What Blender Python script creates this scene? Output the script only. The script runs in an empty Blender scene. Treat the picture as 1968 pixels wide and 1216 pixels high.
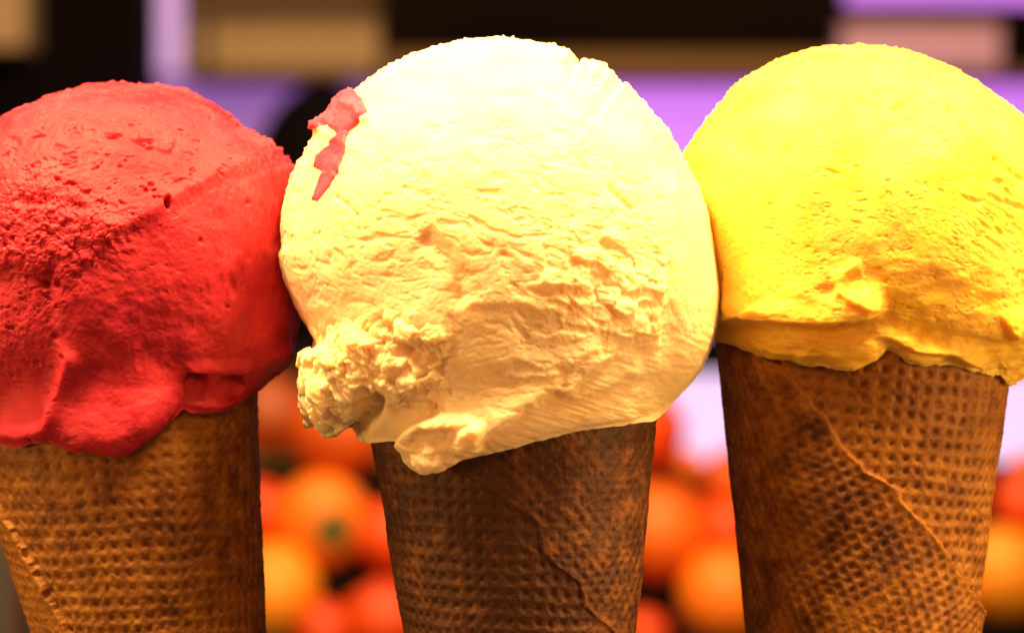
import bpy, math, random
import numpy as np
from mathutils import Vector

# ------------------------------------------------------------------ camera, world, lamps, exposure
S = 0.09e-3            # metres per photograph pixel at the cones
D = 0.60               # camera to cones
ZC = 0.205             # camera height over the counter
scene = bpy.context.scene
COL = scene.collection
cam_d = bpy.data.cameras.new("camera")
cam = bpy.data.objects.new("camera", cam_d)
COL.objects.link(cam)
cam.location = (0, -D, ZC)
cam.rotation_euler = (math.radians(90), 0, 0)
cam_d.sensor_width = 36
cam_d.lens = 36 * D / (1968 * S)
cam_d.clip_start = 0.02
cam_d.clip_end = 50
cam_d.dof.use_dof = True
cam_d.dof.focus_distance = D - 0.022
cam_d.dof.aperture_fstop = cam_d.lens / 7.6
scene.camera = cam

w = bpy.data.worlds.new("World")
scene.world = w
w.use_nodes = True
w.node_tree.nodes["Background"].inputs[0].default_value = (0.50, 0.16, 0.55, 1)
w.node_tree.nodes["Background"].inputs[1].default_value = 0.07

def area(name, loc, target, sx, sy, power, color):
    l = bpy.data.lights.new(name, 'AREA')
    l.shape = 'RECTANGLE'
    l.size = sx; l.size_y = sy
    l.energy = power; l.color = color
    o = bpy.data.objects.new(name, l)
    COL.objects.link(o)
    o.location = loc
    o.rotation_euler = (Vector(target) - Vector(loc)).to_track_quat('-Z', 'Y').to_euler()
    return o

area("stall_lamp", (-0.20, -0.105, ZC + 0.40), (0.0, 0, ZC), 0.22, 0.19, 10.6, (1.0, 0.59, 0.235))
area("stall_lamp", (0.20, -0.105, ZC + 0.40), (0.0, 0, ZC), 0.22, 0.19, 10.6, (1.0, 0.59, 0.235))
area("front_fill", (0.0, -0.72, ZC + 0.24), (0, 0, ZC + 0.02), 0.30, 0.20, 1.9, (1.0, 0.38, 0.09))  # added fill for the lower scoops, no such source in the stall
area("side_fill", (-0.50, -0.13, ZC - 0.03), (-0.05, 0, ZC - 0.05), 0.10, 0.14, 1.2, (1.0, 0.52, 0.16))  # pair of added low fills, grazing the outer cones from both sides
area("side_fill", (0.50, -0.13, ZC - 0.03), (0.05, 0, ZC - 0.05), 0.10, 0.14, 2.1, (1.0, 0.52, 0.16))
area("fruit_fill", (0.0, 0.95, ZC + 0.55), (0, 1.5, ZC - 0.10), 0.7, 0.20, 14.0, (1.0, 0.54, 0.20))  # added unseen light to brighten the oranges
area("shelf_fill", (0.0, 1.35, ZC + 0.75), (0, 2.1, ZC + 0.15), 0.9, 0.15, 2.1, (1.0, 0.72, 0.66))  # added unseen light for the boxes and wall at the back

scene.view_settings.view_transform = 'Standard'
scene.view_settings.look = 'None'
scene.view_settings.exposure = 0.0
scene.view_settings.gamma = 1.0
scene.view_settings.use_curve_mapping = False

# ------------------------------------------------------------------ helpers
def up(px, py, y=0.0):
    """photograph pixel -> world point at depth y"""
    k = S * (D + y) / D
    return np.array([(px - 984) * k, y, ZC + (608 - py) * k])

def sm(a, b, x):
    t = np.clip((x - a) / (b - a), 0, 1)
    return t * t * (3 - 2 * t)

def _h(ix, iy, iz, seed):
    n = (ix.astype(np.int64) * 374761393 + iy.astype(np.int64) * 668265263
         + iz.astype(np.int64) * 2147483647 + seed * 1274126177) & 0xFFFFFFFF
    n = ((n ^ (n >> 13)) * 1274126177) & 0xFFFFFFFF
    n = ((n ^ (n >> 16)) * 2246822519) & 0xFFFFFFFF
    n = n ^ (n >> 15)
    return (n & 0xFFFFFF) / float(0xFFFFFF) * 2 - 1

def noise(P, seed=0):
    """value noise, P (n,3), about -1..1"""
    i = np.floor(P); f = P - i
    u = f * f * f * (f * (f * 6 - 15) + 10)
    i = i.astype(np.int64)
    r = 0
    for dx in (0, 1):
        for dy in (0, 1):
            for dz in (0, 1):
                wgt = ((u[:, 0] if dx else 1 - u[:, 0]) * (u[:, 1] if dy else 1 - u[:, 1])
                       * (u[:, 2] if dz else 1 - u[:, 2]))
                r = r + wgt * _h(i[:, 0] + dx, i[:, 1] + dy, i[:, 2] + dz, seed)
    return r

def fbm(P, octv=4, seed=0, g=0.5):
    a, t, r = 1.0, 0.0, 0
    for k in range(octv):
        r = r + a * noise(P * 2.03 ** k + 17.3 * k, seed + k)
        t += a; a *= g
    return r / t

def chunks(P, size, seed):
    """broken facets: every cell has its own height and slope; returns height and closeness to a cell border"""
    Q = P / size
    base = np.floor(Q).astype(np.int64)
    d1 = np.full(len(Q), 1e9); d2 = np.full(len(Q), 1e9); h1 = np.zeros(len(Q))
    for dx in (-1, 0, 1):
        for dy in (-1, 0, 1):
            for dz in (-1, 0, 1):
                c = base + np.array([dx, dy, dz])
                f = np.stack([_h(c[:, 0], c[:, 1], c[:, 2], seed + k) for k in range(3)], 1) * 0.42 + 0.5
                v = Q - (c + f)
                d = np.sqrt((v ** 2).sum(1))
                sl = np.stack([_h(c[:, 0], c[:, 1], c[:, 2], seed + 5 + k) for k in range(3)], 1)
                hh = 0.55 * _h(c[:, 0], c[:, 1], c[:, 2], seed + 9) + 0.9 * (v * sl).sum(1)
                near = d < d1
                d2 = np.where(near, d1, np.minimum(d2, d)); h1 = np.where(near, hh, h1); d1 = np.where(near, d, d1)
    return h1, sm(0.16, 0.0, d2 - d1)

def link(name, me, mat=None, parent=None, smooth=True):
    o = bpy.data.objects.new(name, me)
    COL.objects.link(o)
    if mat is not None and not me.materials:
        me.materials.append(mat)
    if parent is not None:
        o.parent = parent
    if smooth:
        me.polygons.foreach_set("use_smooth", np.ones(len(me.polygons), dtype=bool))
    return o

def quads_mesh(name, V, F):
    me = bpy.data.meshes.new(name)
    V = np.asarray(V, dtype=np.float32); F = np.asarray(F, dtype=np.int32)
    n, k = F.shape
    me.vertices.add(len(V)); me.vertices.foreach_set("co", V.ravel())
    me.loops.add(n * k); me.loops.foreach_set("vertex_index", F.ravel())
    me.polygons.add(n)
    me.polygons.foreach_set("loop_start", np.arange(0, n * k, k, dtype=np.int32))
    me.update(calc_edges=True)
    me.validate()
    return me

def empty(name, loc, label, cat, group=None):
    o = bpy.data.objects.new(name, None)
    COL.objects.link(o)
    o.empty_display_size = 0.02
    o.location = loc
    tag(o, label, cat, group)
    return o

def tag(o, label, cat, group=None, kind=None):
    if label: o["label"] = label
    if cat: o["category"] = cat
    if group: o["group"] = group
    if kind: o["kind"] = kind
    return o

def bevel_box(name, lo, hi, mat, parent=None, bev=0.003, origin=None):
    import bmesh
    bm = bmesh.new()
    bmesh.ops.create_cube(bm, size=1)
    lo = np.array(lo, float); hi = np.array(hi, float)
    c = (lo + hi) / 2; s = hi - lo
    org = np.array(origin if origin is not None else (0, 0, 0), float)
    for v in bm.verts:
        v.co = Vector((np.array(v.co) * s + c - org).tolist())
    b = min(bev, 0.3 * float(s.min()))
    bmesh.ops.bevel(bm, geom=bm.edges[:], offset=b, segments=2, affect='EDGES', profile=0.5)
    me = bpy.data.meshes.new(name); bm.to_mesh(me); bm.free()
    o = link(name, me, mat, parent, smooth=False)
    if origin is not None and parent is None:
        o.location = origin
    return o

# ------------------------------------------------------------------ materials
def newmat(name):
    m = bpy.data.materials.new(name)
    m.use_nodes = True
    nt = m.node_tree
    return m, nt, nt.nodes["Principled BSDF"]

def N(nt, typ, **kw):
    n = nt.nodes.new(typ)
    for k, v in kw.items():
        if k.startswith("i_"):
            n.inputs[k[2:].replace("_", " ")].default_value = v
        else:
            setattr(n, k, v)
    return n

def simple(name, col, rough=0.6, var=0.15, scale=30.0, bump=0.1, spec=0.4):
    m, nt, b = newmat(name)
    tc = N(nt, "ShaderNodeTexCoord")
    nz = N(nt, "ShaderNodeTexNoise", i_Scale=scale, i_Detail=5.0)
    nt.links.new(tc.outputs["Object"], nz.inputs["Vector"])
    mp = N(nt, "ShaderNodeMapRange")
    mp.inputs[3].default_value = 1 - var; mp.inputs[4].default_value = 1 + var
    nt.links.new(nz.outputs["Fac"], mp.inputs[0])
    mix = N(nt, "ShaderNodeVectorMath", operation='SCALE')
    mix.inputs[0].default_value = col
    nt.links.new(mp.outputs[0], mix.inputs["Scale"])
    nt.links.new(mix.outputs[0], b.inputs["Base Color"])
    b.inputs["Roughness"].default_value = rough
    b.inputs["Specular IOR Level"].default_value = spec
    bp = N(nt, "ShaderNodeBump", i_Strength=bump, i_Distance=0.002)
    nt.links.new(nz.outputs["Fac"], bp.inputs["Height"])
    nt.links.new(bp.outputs[0], b.inputs["Normal"])
    return m

def glow(name, col, strength):
    m, nt, b = newmat(name)
    b.inputs["Base Color"].default_value = (0.06, 0.05, 0.06, 1)
    b.inputs["Roughness"].default_value = 0.4
    b.inputs["Emission Color"].default_value = (*col, 1)
    b.inputs["Emission Strength"].default_value = strength
    return m

def icecream(name, col, col2, sss, radius, rough=0.5, spec=0.18, bump=0.35, stain_bounce=None, bscale=900.0):
    m, nt, b = newmat(name)
    tc = N(nt, "ShaderNodeTexCoord")
    nz = N(nt, "ShaderNodeTexNoise", i_Scale=120.0, i_Detail=6.0, i_Roughness=0.6)
    nt.links.new(tc.outputs["Object"], nz.inputs["Vector"])
    rp = N(nt, "ShaderNodeValToRGB")
    rp.color_ramp.elements[0].position = 0.35; rp.color_ramp.elements[0].color = (*col2, 1)
    rp.color_ramp.elements[1].position = 0.62; rp.color_ramp.elements[1].color = (*col, 1)
    nt.links.new(nz.outputs["Fac"], rp.inputs[0])
    last = rp.outputs[0]
    if stain_bounce:
        at = N(nt, "ShaderNodeAttribute", attribute_name="stain_bounce")
        mx = N(nt, "ShaderNodeMix", data_type='RGBA')
        nt.links.new(at.outputs["Fac"], mx.inputs["Factor"])
        nt.links.new(last, mx.inputs["A"])
        mx.inputs["B"].default_value = (*stain_bounce, 1)
        last = mx.outputs["Result"]
    nt.links.new(last, b.inputs["Base Color"])
    b.inputs["Roughness"].default_value = rough
    b.inputs["Specular IOR Level"].default_value = spec
    b.inputs["Subsurface Weight"].default_value = sss
    b.inputs["Subsurface Radius"].default_value = radius
    b.inputs["Subsurface Scale"].default_value = 0.0035
    n2 = N(nt, "ShaderNodeTexNoise", i_Scale=bscale, i_Detail=4.0, i_Roughness=0.65)
    nt.links.new(tc.outputs["Object"], n2.inputs["Vector"])
    bp = N(nt, "ShaderNodeBump", i_Strength=bump, i_Distance=0.0004)
    nt.links.new(n2.outputs["Fac"], bp.inputs["Height"])
    nt.links.new(bp.outputs[0], b.inputs["Normal"])
    return m

M_RED = icecream("raspberry_sorbet", (0.54, 0.032, 0.056), (0.32, 0.010, 0.027), 0.35, (1.0, 0.25, 0.3), rough=0.55, spec=0.18, bump=0.25)
M_CREAM = icecream("cream_gelato", (0.90, 0.75, 0.45), (0.90, 0.71, 0.35), 0.6, (1.0, 0.6, 0.25), rough=0.55, bump=0.2, stain_bounce=(0.78, 0.17, 0.19))
M_YEL = icecream("yellow_gelato", (0.90, 0.64, 0.12), (0.89, 0.59, 0.055), 0.6, (1.0, 0.6, 0.1), rough=0.5, bump=0.2)
M_SMEAR = icecream("raspberry_smear", (0.74, 0.085, 0.15), (0.66, 0.05, 0.10), 0.5, (1.0, 0.25, 0.2), rough=0.4, bump=0.3)

def wafer(name, col, dark, warm):
    m, nt, b = newmat(name)
    tc = N(nt, "ShaderNodeTexCoord")
    at = N(nt, "ShaderNodeAttribute", attribute_name="toast_shade")
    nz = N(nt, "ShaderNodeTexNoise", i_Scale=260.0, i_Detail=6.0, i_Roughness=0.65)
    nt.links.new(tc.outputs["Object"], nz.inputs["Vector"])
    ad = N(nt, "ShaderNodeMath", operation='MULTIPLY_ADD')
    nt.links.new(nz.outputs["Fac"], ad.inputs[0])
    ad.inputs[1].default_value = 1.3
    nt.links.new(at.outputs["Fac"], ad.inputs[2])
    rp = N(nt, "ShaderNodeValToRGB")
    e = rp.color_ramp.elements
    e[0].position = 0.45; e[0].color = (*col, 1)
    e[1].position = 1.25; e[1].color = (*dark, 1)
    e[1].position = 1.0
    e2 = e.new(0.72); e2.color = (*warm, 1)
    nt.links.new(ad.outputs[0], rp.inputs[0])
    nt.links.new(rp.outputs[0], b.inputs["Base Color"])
    b.inputs["Roughness"].default_value = 0.55
    b.inputs["Specular IOR Level"].default_value = 0.35
    n2 = N(nt, "ShaderNodeTexNoise", i_Scale=1100.0, i_Detail=4.0, i_Roughness=0.7)
    nt.links.new(tc.outputs["Object"], n2.inputs["Vector"])
    bp = N(nt, "ShaderNodeBump", i_Strength=0.5, i_Distance=0.0004)
    nt.links.new(n2.outputs["Fac"], bp.inputs["Height"])
    nt.links.new(bp.outputs[0], b.inputs["Normal"])
    return m

M_WAFER = wafer("baked_wafer", (0.35, 0.150, 0.016), (0.065, 0.021, 0.005), (0.20, 0.072, 0.010))
M_INNER = simple("wafer_inside", (0.5, 0.26, 0.09), 0.7, 0.2, 300)

# ------------------------------------------------------------------ relief painter, in photograph pixels
GX0, GY0, GX1, GY1, GS = -240, 20, 2200, 960, 2.0
gx = np.arange(GX0, GX1, GS); gy = np.arange(GY0, GY1, GS)

class Relief:
    def __init__(s):
        s.H = np.zeros((len(gy), len(gx)))
    def _win(s, pts, m):
        pts = np.array(pts, float)
        i0 = max(0, int((pts[:, 0].min() - m - GX0) / GS)); i1 = min(len(gx), int((pts[:, 0].max() + m - GX0) / GS) + 1)
        j0 = max(0, int((pts[:, 1].min() - m - GY0) / GS)); j1 = min(len(gy), int((pts[:, 1].max() + m - GY0) / GS) + 1)
        X, Y = np.meshgrid(gx[i0:i1], gy[j0:j1])
        return pts, (slice(j0, j1), slice(i0, i1)), X, Y
    def _dist(s, pts, X, Y):
        """distance, signed side (positive right/below for a line drawn left to right), position 0..1"""
        best = np.full(X.shape, 1e9); sg = np.zeros(X.shape); tt = np.zeros(X.shape)
        L = np.hypot(*(pts[1:] - pts[:-1]).T); cum = np.r_[0, np.cumsum(L)]
        for k in range(len(pts) - 1):
            a, b = pts[k], pts[k + 1]; d = b - a
            t = np.clip(((X - a[0]) * d[0] + (Y - a[1]) * d[1]) / (d @ d), 0, 1)
            ex = X - a[0] - t * d[0]; ey = Y - a[1] - t * d[1]
            q = np.hypot(ex, ey)
            side = np.sign(d[0] * ey - d[1] * ex)
            mk = q < best
            best = np.where(mk, q, best); sg = np.where(mk, side, sg)
            tt = np.where(mk, (cum[k] + t * L[k]) / cum[-1], tt)
        return best, sg, tt
    def wob(s, X, Y, amp, sc, seed):
        P = np.stack([X.ravel() / sc, Y.ravel() / sc, np.full(X.size, seed * 7.7)], 1)
        return amp * fbm(P, 3, seed).reshape(X.shape)
    def ridge(s, pts, wd, h, taper=True, wob=0.0, seed=1):
        pts, sl, X, Y = s._win(pts, wd * 4 + wob)
        if wob:
            X = X + s.wob(X, Y, wob, wob * 3 + 6, seed); Y = Y + s.wob(X, Y, wob, wob * 3 + 6, seed + 9)
        d, sg, t = s._dist(pts, X, Y)
        e = np.sin(np.clip(t, 0.001, 0.999) * math.pi) ** 0.5 if taper else 1.0
        s.H[sl] += h * e * np.exp(-(d / wd) ** 2)
    def ledge(s, pts, h, up_w, down_w, wob=0.0, seed=1, ends=0.15):
        """bulges out over up_w above the line, drops back over down_w below it"""
        m = max(up_w, down_w) * 3
        pts, sl, X, Y = s._win(pts, m)
        if wob:
            X = X + s.wob(X, Y, wob, wob * 2.5 + 6, seed); Y = Y + s.wob(X, Y, wob, wob * 2.5 + 6, seed + 9)
        d, sg, t = s._dist(pts, X, Y)
        e = sm(0, ends, t) * sm(0, ends, 1 - t)
        f = np.where(sg < 0, np.exp(-(d / up_w) ** 1.5), np.exp(-(d / down_w) ** 2))
        s.H[sl] += h * e * f
    def pit(s, x, y, rx, ry, dep, rot=0):
        pts, sl, X, Y = s._win([(x, y)], max(rx, ry) * 3)
        c, q = math.cos(math.radians(rot)), math.sin(math.radians(rot))
        u = (X - x) * c + (Y - y) * q; v = -(X - x) * q + (Y - y) * c
        s.H[sl] -= dep * np.exp(-((u / rx) ** 2 + (v / ry) ** 2) ** 1.5)
    def blob(s, pts, h, soft):
        """filled polygon raised by h with soft edges"""
        pts, sl, X, Y = s._win(pts, soft * 3)
        s.H[sl] += h * s.mask(pts, X, Y, soft)
    def mask(s, pts, X, Y, soft):
        pts = np.array(pts, float)
        ins = np.zeros(X.shape, bool)
        n = len(pts)
        for k in range(n):
            a, b = pts[k], pts[(k + 1) % n]
            c = ((a[1] > Y) != (b[1] > Y)) & (X < (b[0] - a[0]) * (Y - a[1]) / (b[1] - a[1] + 1e-9) + a[0])
            ins ^= c
        d, _, _ = s._dist(np.vstack([pts, pts[:1]]), X, Y)
        sd = np.where(ins, d, -d)
        return sm(-soft, soft, sd)

def sample(H, px, py):
    x = np.clip((px - GX0) / GS, 0, len(gx) - 1.001); y = np.clip((py - GY0) / GS, 0, len(gy) - 1.001)
    i = x.astype(int); j = y.astype(int); fx = x - i; fy = y - j
    return ((H[j, i] * (1 - fx) + H[j, i + 1] * fx) * (1 - fy) + (H[j + 1, i] * (1 - fx) + H[j + 1, i + 1] * fx) * fy)

def polymask(pts, px, py, soft):
    R = Relief.__new__(Relief)
    return Relief.mask(R, pts, px, py, soft)

# ------------------------------------------------------------------ scoop builder
def resample(pts, n):
    p = np.array(pts, float); p = np.vstack([p, p[:1]])
    L = np.hypot(*(p[1:] - p[:-1]).T); c = np.r_[0, np.cumsum(L)]
    t = np.linspace(0, c[-1], n, endpoint=False)
    return np.stack([np.interp(t, c, p[:, 0]), np.interp(t, c, p[:, 1])], 1)

def smooth_loop(p, sig):
    n = len(p); k = np.arange(-3 * sig, 3 * sig + 1); g = np.exp(-(k / sig) ** 2 / 2); g /= g.sum()
    out = np.zeros_like(p)
    for kk, ww in zip(k, g):
        out += ww * np.roll(p, kk, axis=0)
    return out

def make_scoop(name, outline, cpx, y0, Dm, cone_c, cone_r, ybot, fn, mat, parent, nphi=760, nth=300, nback=70, lip=0.0022, tilt=0.0, hollow=0.10):
    O = resample(outline, nphi)
    Od = smooth_loop(O, 1)
    Os = smooth_loop(O, 26)
    def rimdepth(P):
        dx = (P[:, 0] - cone_c) * S
        r = np.sqrt(np.clip(cone_r ** 2 - dx ** 2, 0, None))
        return -(r + lip) * sm(ybot - 190, ybot - 40, P[:, 1])
    Dr = rimdepth(smooth_loop(O, 8))
    k = np.ones(25) / 25
    Dr = np.convolve(np.r_[Dr[-12:], Dr, Dr[:12]], k, 'valid')
    th = np.linspace(0, math.pi / 2, nth)
    rho = np.r_[np.sin(th), np.sin(np.linspace(math.pi / 2, 0, nback + 1)[1:])]
    front = np.r_[np.ones(nth, bool), np.zeros(nback, bool)]
    cq = np.sqrt(np.clip(1 - rho ** 2, 0, 1))
    C = up(cpx[0], cpx[1], y0)
    R3, D3 = rho[:, None], Dr[None, :]
    A = Dm * cq[:, None] + 0 * D3
    Dr2 = Dr.copy()
    kb_ = np.exp(-(np.arange(-150, 151) / 50.0) ** 2 / 2); kb_ /= kb_.sum()
    Dr2 = np.convolve(np.r_[Dr2[-150:], Dr2, Dr2[:150]], kb_, 'valid')
    wl = sm(0.60, 0.96, R3)
    D3 = Dr2[None, :] * (1 - wl) + Dr[None, :] * wl
    L = -D3 * sm(0.1, 0.88, R3) + 0.004 * cq[:, None]
    kk = 0.003
    mx = kk * np.logaddexp(A / kk, L / kk) - kk * math.log(2) * np.exp(-((A - L) / 0.012) ** 2)
    mx = mx * hollow + (1 - hollow) * (-D3 + (Dm + D3) * cq[:, None])
    # make the rim exact
    yf = -(mx * sm(1.0, 0.97, R3) + (L) * (1 - sm(1.0, 0.97, R3)))
    yb = Dr[None, :] + (0.032 - Dr[None, :]) * cq[:, None]
    Y = np.where(front[:, None], yf, yb)
    wd = (R3 ** 4)[..., None]
    kx = (D + y0 + Dr[None, :]) / D
    P2 = Os[None] * (1 - wd) + Od[None] * wd
    ox = (P2[..., 0] - 984) * S * kx; oz = ZC + (608 - P2[..., 1]) * S * kx
    X = C[0] + R3 * (ox - C[0]); Z = C[2] + R3 * (oz - C[2])
    Yw = y0 + Y
    P = np.stack([X, Yw, Z], -1)
    # normals
    du = np.roll(P, -1, 1) - np.roll(P, 1, 1)
    dv = np.gradient(P, axis=0)
    n = np.cross(du, dv)
    n[0] = (0, -1, 0); n[-1] = (0, 1, 0)
    ln = np.linalg.norm(n, axis=-1, keepdims=True); n = n / np.maximum(ln, 1e-12)
    ctr = np.array([C[0], y0, C[2]])
    flip = np.sign(((P - ctr) * n).sum(-1, keepdims=True)); flip[flip == 0] = 1
    n = n * flip
    fp = P.reshape(-1, 3); fn_ = n.reshape(-1, 3)
    k = S * (D + fp[:, 1]) / D
    px = fp[:, 0] / k + 984; py = 608 - (fp[:, 2] - ZC) / k
    isf = np.repeat(front, nphi)
    disp, stain_bounce = fn(fp / S, px, py, fn_, isf)     # displacement in pixels
    fade = np.where(isf, 1.0, sm(0.2, 0.9, np.repeat(rho, nphi)))
    Q = fp + fn_ * (disp * fade * S)[:, None]
    ax_ = cone_c + tilt * (py - ybot)
    dxc = Q[:, 0] - (ax_ - 984) * S
    need = np.sqrt(np.clip((cone_r + 0.0020) ** 2 - dxc ** 2, 0, None))
    dq = y0 - Q[:, 1]
    kq = 0.0005
    push = np.maximum(dq, need) + kq * np.exp(-np.abs(dq - need) / kq) * 0.5
    gate = isf & (py > ybot - 170) & (need > 0)
    Q[:, 1] = np.where(gate, y0 - push, Q[:, 1])
    # collapse poles
    nr = len(rho)
    Qg = Q.reshape(nr, nphi, 3)
    Qg[0] = Qg[0].mean(0); Qg[-1] = Qg[-1].mean(0)
    idx = np.arange(nr * nphi).reshape(nr, nphi)
    a = idx[:-1]; b = idx[1:]
    F = np.stack([a, np.roll(a, -1, 1), np.roll(b, -1, 1), b], -1).reshape(-1, 4)
    # outward winding check
    v = Qg.reshape(-1, 3)
    mid = nr // 3 * nphi
    f = F[mid]; nn = np.cross(v[f[1]] - v[f[0]], v[f[2]] - v[f[1]])
    if nn @ (v[f[0]] - ctr) < 0:
        F = F[:, ::-1]
    org = np.array(parent.location)
    me = quads_mesh(name, v - org, F)
    if stain_bounce is not None:
        at = me.attributes.new("stain_bounce", 'FLOAT', 'POINT')
        at.data.foreach_set("value", stain_bounce.astype(np.float32))
    o = link(name, me, mat, parent)
    return o, v, F, fn_, px, py, isf

OUT_C = [(970,71),(1000,75),(1030,81),(1062,84),(1080,91),(1095,100),(1105,112),(1114,123),(1126,113),(1134,122),(1147,120),(1158,125),(1165,134),(1175,138),(1184,151),(1194,163),(1205,159),(1215,171),(1240,198),(1270,232),(1290,255),(1305,282),(1322,315),(1345,360),(1362,410),(1372,470),(1380,520),(1384,560),(1382,600),(1376,640),(1365,680),(1350,712),(1328,738),(1300,767),(1272,794),(1256,806),(1215,815),(1170,821),(1120,828),(1060,841),(1000,858),(950,868),(900,880),(860,889),(838,896),(820,894),(800,881),(780,869),(768,856),(764,848),(740,848),(712,851),(688,848),(668,838),(650,828),(636,815),(618,812),(606,802),(592,784),(588,772),(597,762),(588,748),(585,718),(586,695),(594,680),(606,676),(604,662),(596,645),(588,628),(574,608),(560,578),(547,545),(538,508),(535,490),(541,470),(539,430),(545,390),(553,350),(566,315),(575,300),(580,288),(590,270),(600,256),(597,240),(613,233),(635,208),(655,184),(678,178),(702,158),(740,132),(790,106),(840,88),(900,76),(940,72)]
OUT_R = [(235,162),(290,164),(330,168),(360,176),(382,187),(410,202),(428,217),(446,232),(460,248),(480,256),(494,268),(502,273),(520,277),(536,289),(549,303),(556,311),(570,322),(580,380),(584,450),(584,520),(580,580),(576,620),(571,645),(566,668),(558,690),(544,706),(522,724),(500,745),(470,763),(440,776),(400,785),(372,787),(356,784),(340,800),(306,824),(278,848),(250,868),(226,877),(200,871),(172,864),(142,869),(118,860),(95,850),(62,847),(38,857),(18,853),(0,844),(-40,835),(-90,800),(-125,720),(-140,610),(-142,480),(-110,360),(-60,282),(-30,252),(0,231),(30,211),(60,200),(90,186),(120,177),(160,168),(200,163)]
OUT_Y = [(1640,88),(1652,84),(1662,89),(1700,92),(1750,101),(1790,115),(1830,131),(1870,151),(1900,174),(1930,195),(1968,226),(2010,290),(2040,370),(2052,460),(2052,560),(2034,640),(2012,700),(1990,725),(1968,736),(1940,744),(1915,724),(1890,726),(1865,719),(1845,711),(1820,707),(1780,709),(1745,701),(1725,690),(1708,677),(1700,689),(1680,699),(1660,708),(1625,713),(1590,709),(1555,705),(1520,692),(1480,691),(1455,688),(1430,678),(1400,668),(1378,662),(1362,650),(1345,620),(1330,560),(1322,500),(1308,420),(1308,350),(1318,290),(1338,262),(1358,228),(1385,195),(1410,166),(1440,145),(1480,120),(1520,104),(1570,92),(1610,90)]

def rot2(P, deg):
    c, s = math.cos(math.radians(deg)), math.sin(math.radians(deg))
    Q = P.copy(); Q[:, 0] = P[:, 0] * c - P[:, 2] * s; Q[:, 2] = P[:, 0] * s + P[:, 2] * c
    return Q

SMEAR = [[(655,181),(682,178),(700,194),(706,216),(692,238),(668,252),(650,262),(640,250),(628,238),(596,250),(596,238),(622,226),(640,200)],
             [(650,256),(668,252),(662,290),(650,330),(632,362),(612,388),(600,386),(608,352),(618,330),(600,320),(606,298),(628,280)]]

# ---- relief of the middle, cream scoop
RC = Relief()
def relief_cream():
    r = RC
    r.ledge([(800,450),(830,470),(858,500),(880,540),(905,590)], -12, 24, 24, wob=14, seed=3)
    r.ledge([(640,375),(668,395),(690,420)], -6, 5, 5, wob=2)
    r.ledge([(1165,355),(1190,378),(1222,408)], -9, 7, 7, wob=3)
    r.ledge([(880,575),(960,575),(1040,590),(1120,560)], 3, 22, 10, wob=14, seed=5)
    r.ledge([(1030,540),(1080,545),(1140,548)], 8, 22, 9, wob=8, seed=6)
    r.ledge([(1090,490),(1150,500),(1185,520)], 8, 24, 9, wob=8, seed=7)
    r.ledge([(1150,450),(1210,480)], 9, 18, 7, wob=7, seed=8)
    r.ledge([(1190,560),(1230,550),(1275,560)], 10, 26, 10, wob=9, seed=9)
    r.ledge([(1150,630),(1200,640),(1250,628)], 7, 30, 9, wob=9, seed=10)
    r.ledge([(1170,590),(1225,600)], 9, 22, 8, wob=8, seed=11)
    # knife line down the right side
    r.ledge([(1268,690),(1262,600),(1275,520),(1290,420),(1298,320)], 12, 40, 7, wob=4, seed=12)
    r.pit(1285, 640, 26, 60, 9)
    # lower band: bright crest running down left to the flap
    r.ledge([(860,868),(930,830),(1000,782),(1040,755),(1068,740),(1082,748),(1120,708),(1195,668)], 15, 40, 11, wob=6, seed=13)
    r.ledge([(1070,745),(1110,760),(1145,745),(1190,720),(1240,700)], 8, 30, 12, wob=5, seed=14)
    r.ledge([(930,705),(990,690),(1040,700),(1100,690),(1150,660)], 5, 18, 5, wob=6, seed=15)
    r.ledge([(960,720),(1010,722),(1080,712)], 4, 12, 4, wob=5, seed=16)
    # rubble to the lower left
    r.ledge([(745,620),(770,650),(800,662),(870,664)], 11, 45, 9, wob=10, seed=17)
    r.ledge([(640,650),(690,672),(730,690)], 9, 32, 14, wob=12, seed=18)
    r.blob([(770,660),(860,655),(840,690),(800,700),(760,690)], -16, 12)
    r.blob([(700,690),(760,685),(810,700),(815,740),(770,770),(720,750),(705,720)], 10, 12)
    r.blob([(588,682),(640,672),(690,700),(712,760),(700,790),(660,828),(600,810),(580,750)], 20, 12)
    r.ledge([(600,690),(640,740),(668,790)], -8, 9, 9, wob=6, seed=19)
    r.blob([(700,740),(735,768),(728,800),(700,835),(672,845),(655,832),(690,800)], -26, 10)
    r.blob([(745,785),(835,780),(850,800),(800,815),(770,830)], -12, 10)
    r.blob([(790,700),(830,705),(838,730),(800,735)], 8, 8)
    r.pit(818, 693, 8, 8, -14)
    r.pit(742, 632, 20, 12, 10)
    r.pit(690, 655, 12, 12, -8); r.pit(718, 630, 10, 10, -7)
    r.pit(735, 655, 16, 10, 9); r.pit(778, 712, 14, 10, 9); r.pit(640, 715, 9, 14, 8); r.pit(830, 690, 14, 8, 8)
    # flap
    r.blob([(766,850),(790,815),(840,795),(900,800),(930,815),(920,860),(860,888),(820,897),(785,878)], 17, 9)
    r.blob([(812,820),(860,822),(905,812),(870,850),(820,862),(790,850)], -12, 7)
    r.pit(842, 812, 22, 15, -12); r.pit(900, 822, 24, 12, -8); r.ledge([(772,858),(800,862),(830,868),(900,862)], -6, 8, 8, wob=6, seed=25); r.ridge([(775,870),(815,886),(860,884)], 8, 8, wob=4)
    # torn crest on the upper right and the smear ridge
    r.pit(1100, 120, 16, 10, 6)
    r.ledge([(655,200),(690,215),(700,240)], 8, 14, 8)
    r.pit(985, 185, 34, 13, 6)
    # outer skin edge on the left
    r.ledge([(612,245),(590,300),(575,380),(568,450)], -7, 14, 14, wob=5, seed=20)
relief_cream()

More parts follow.
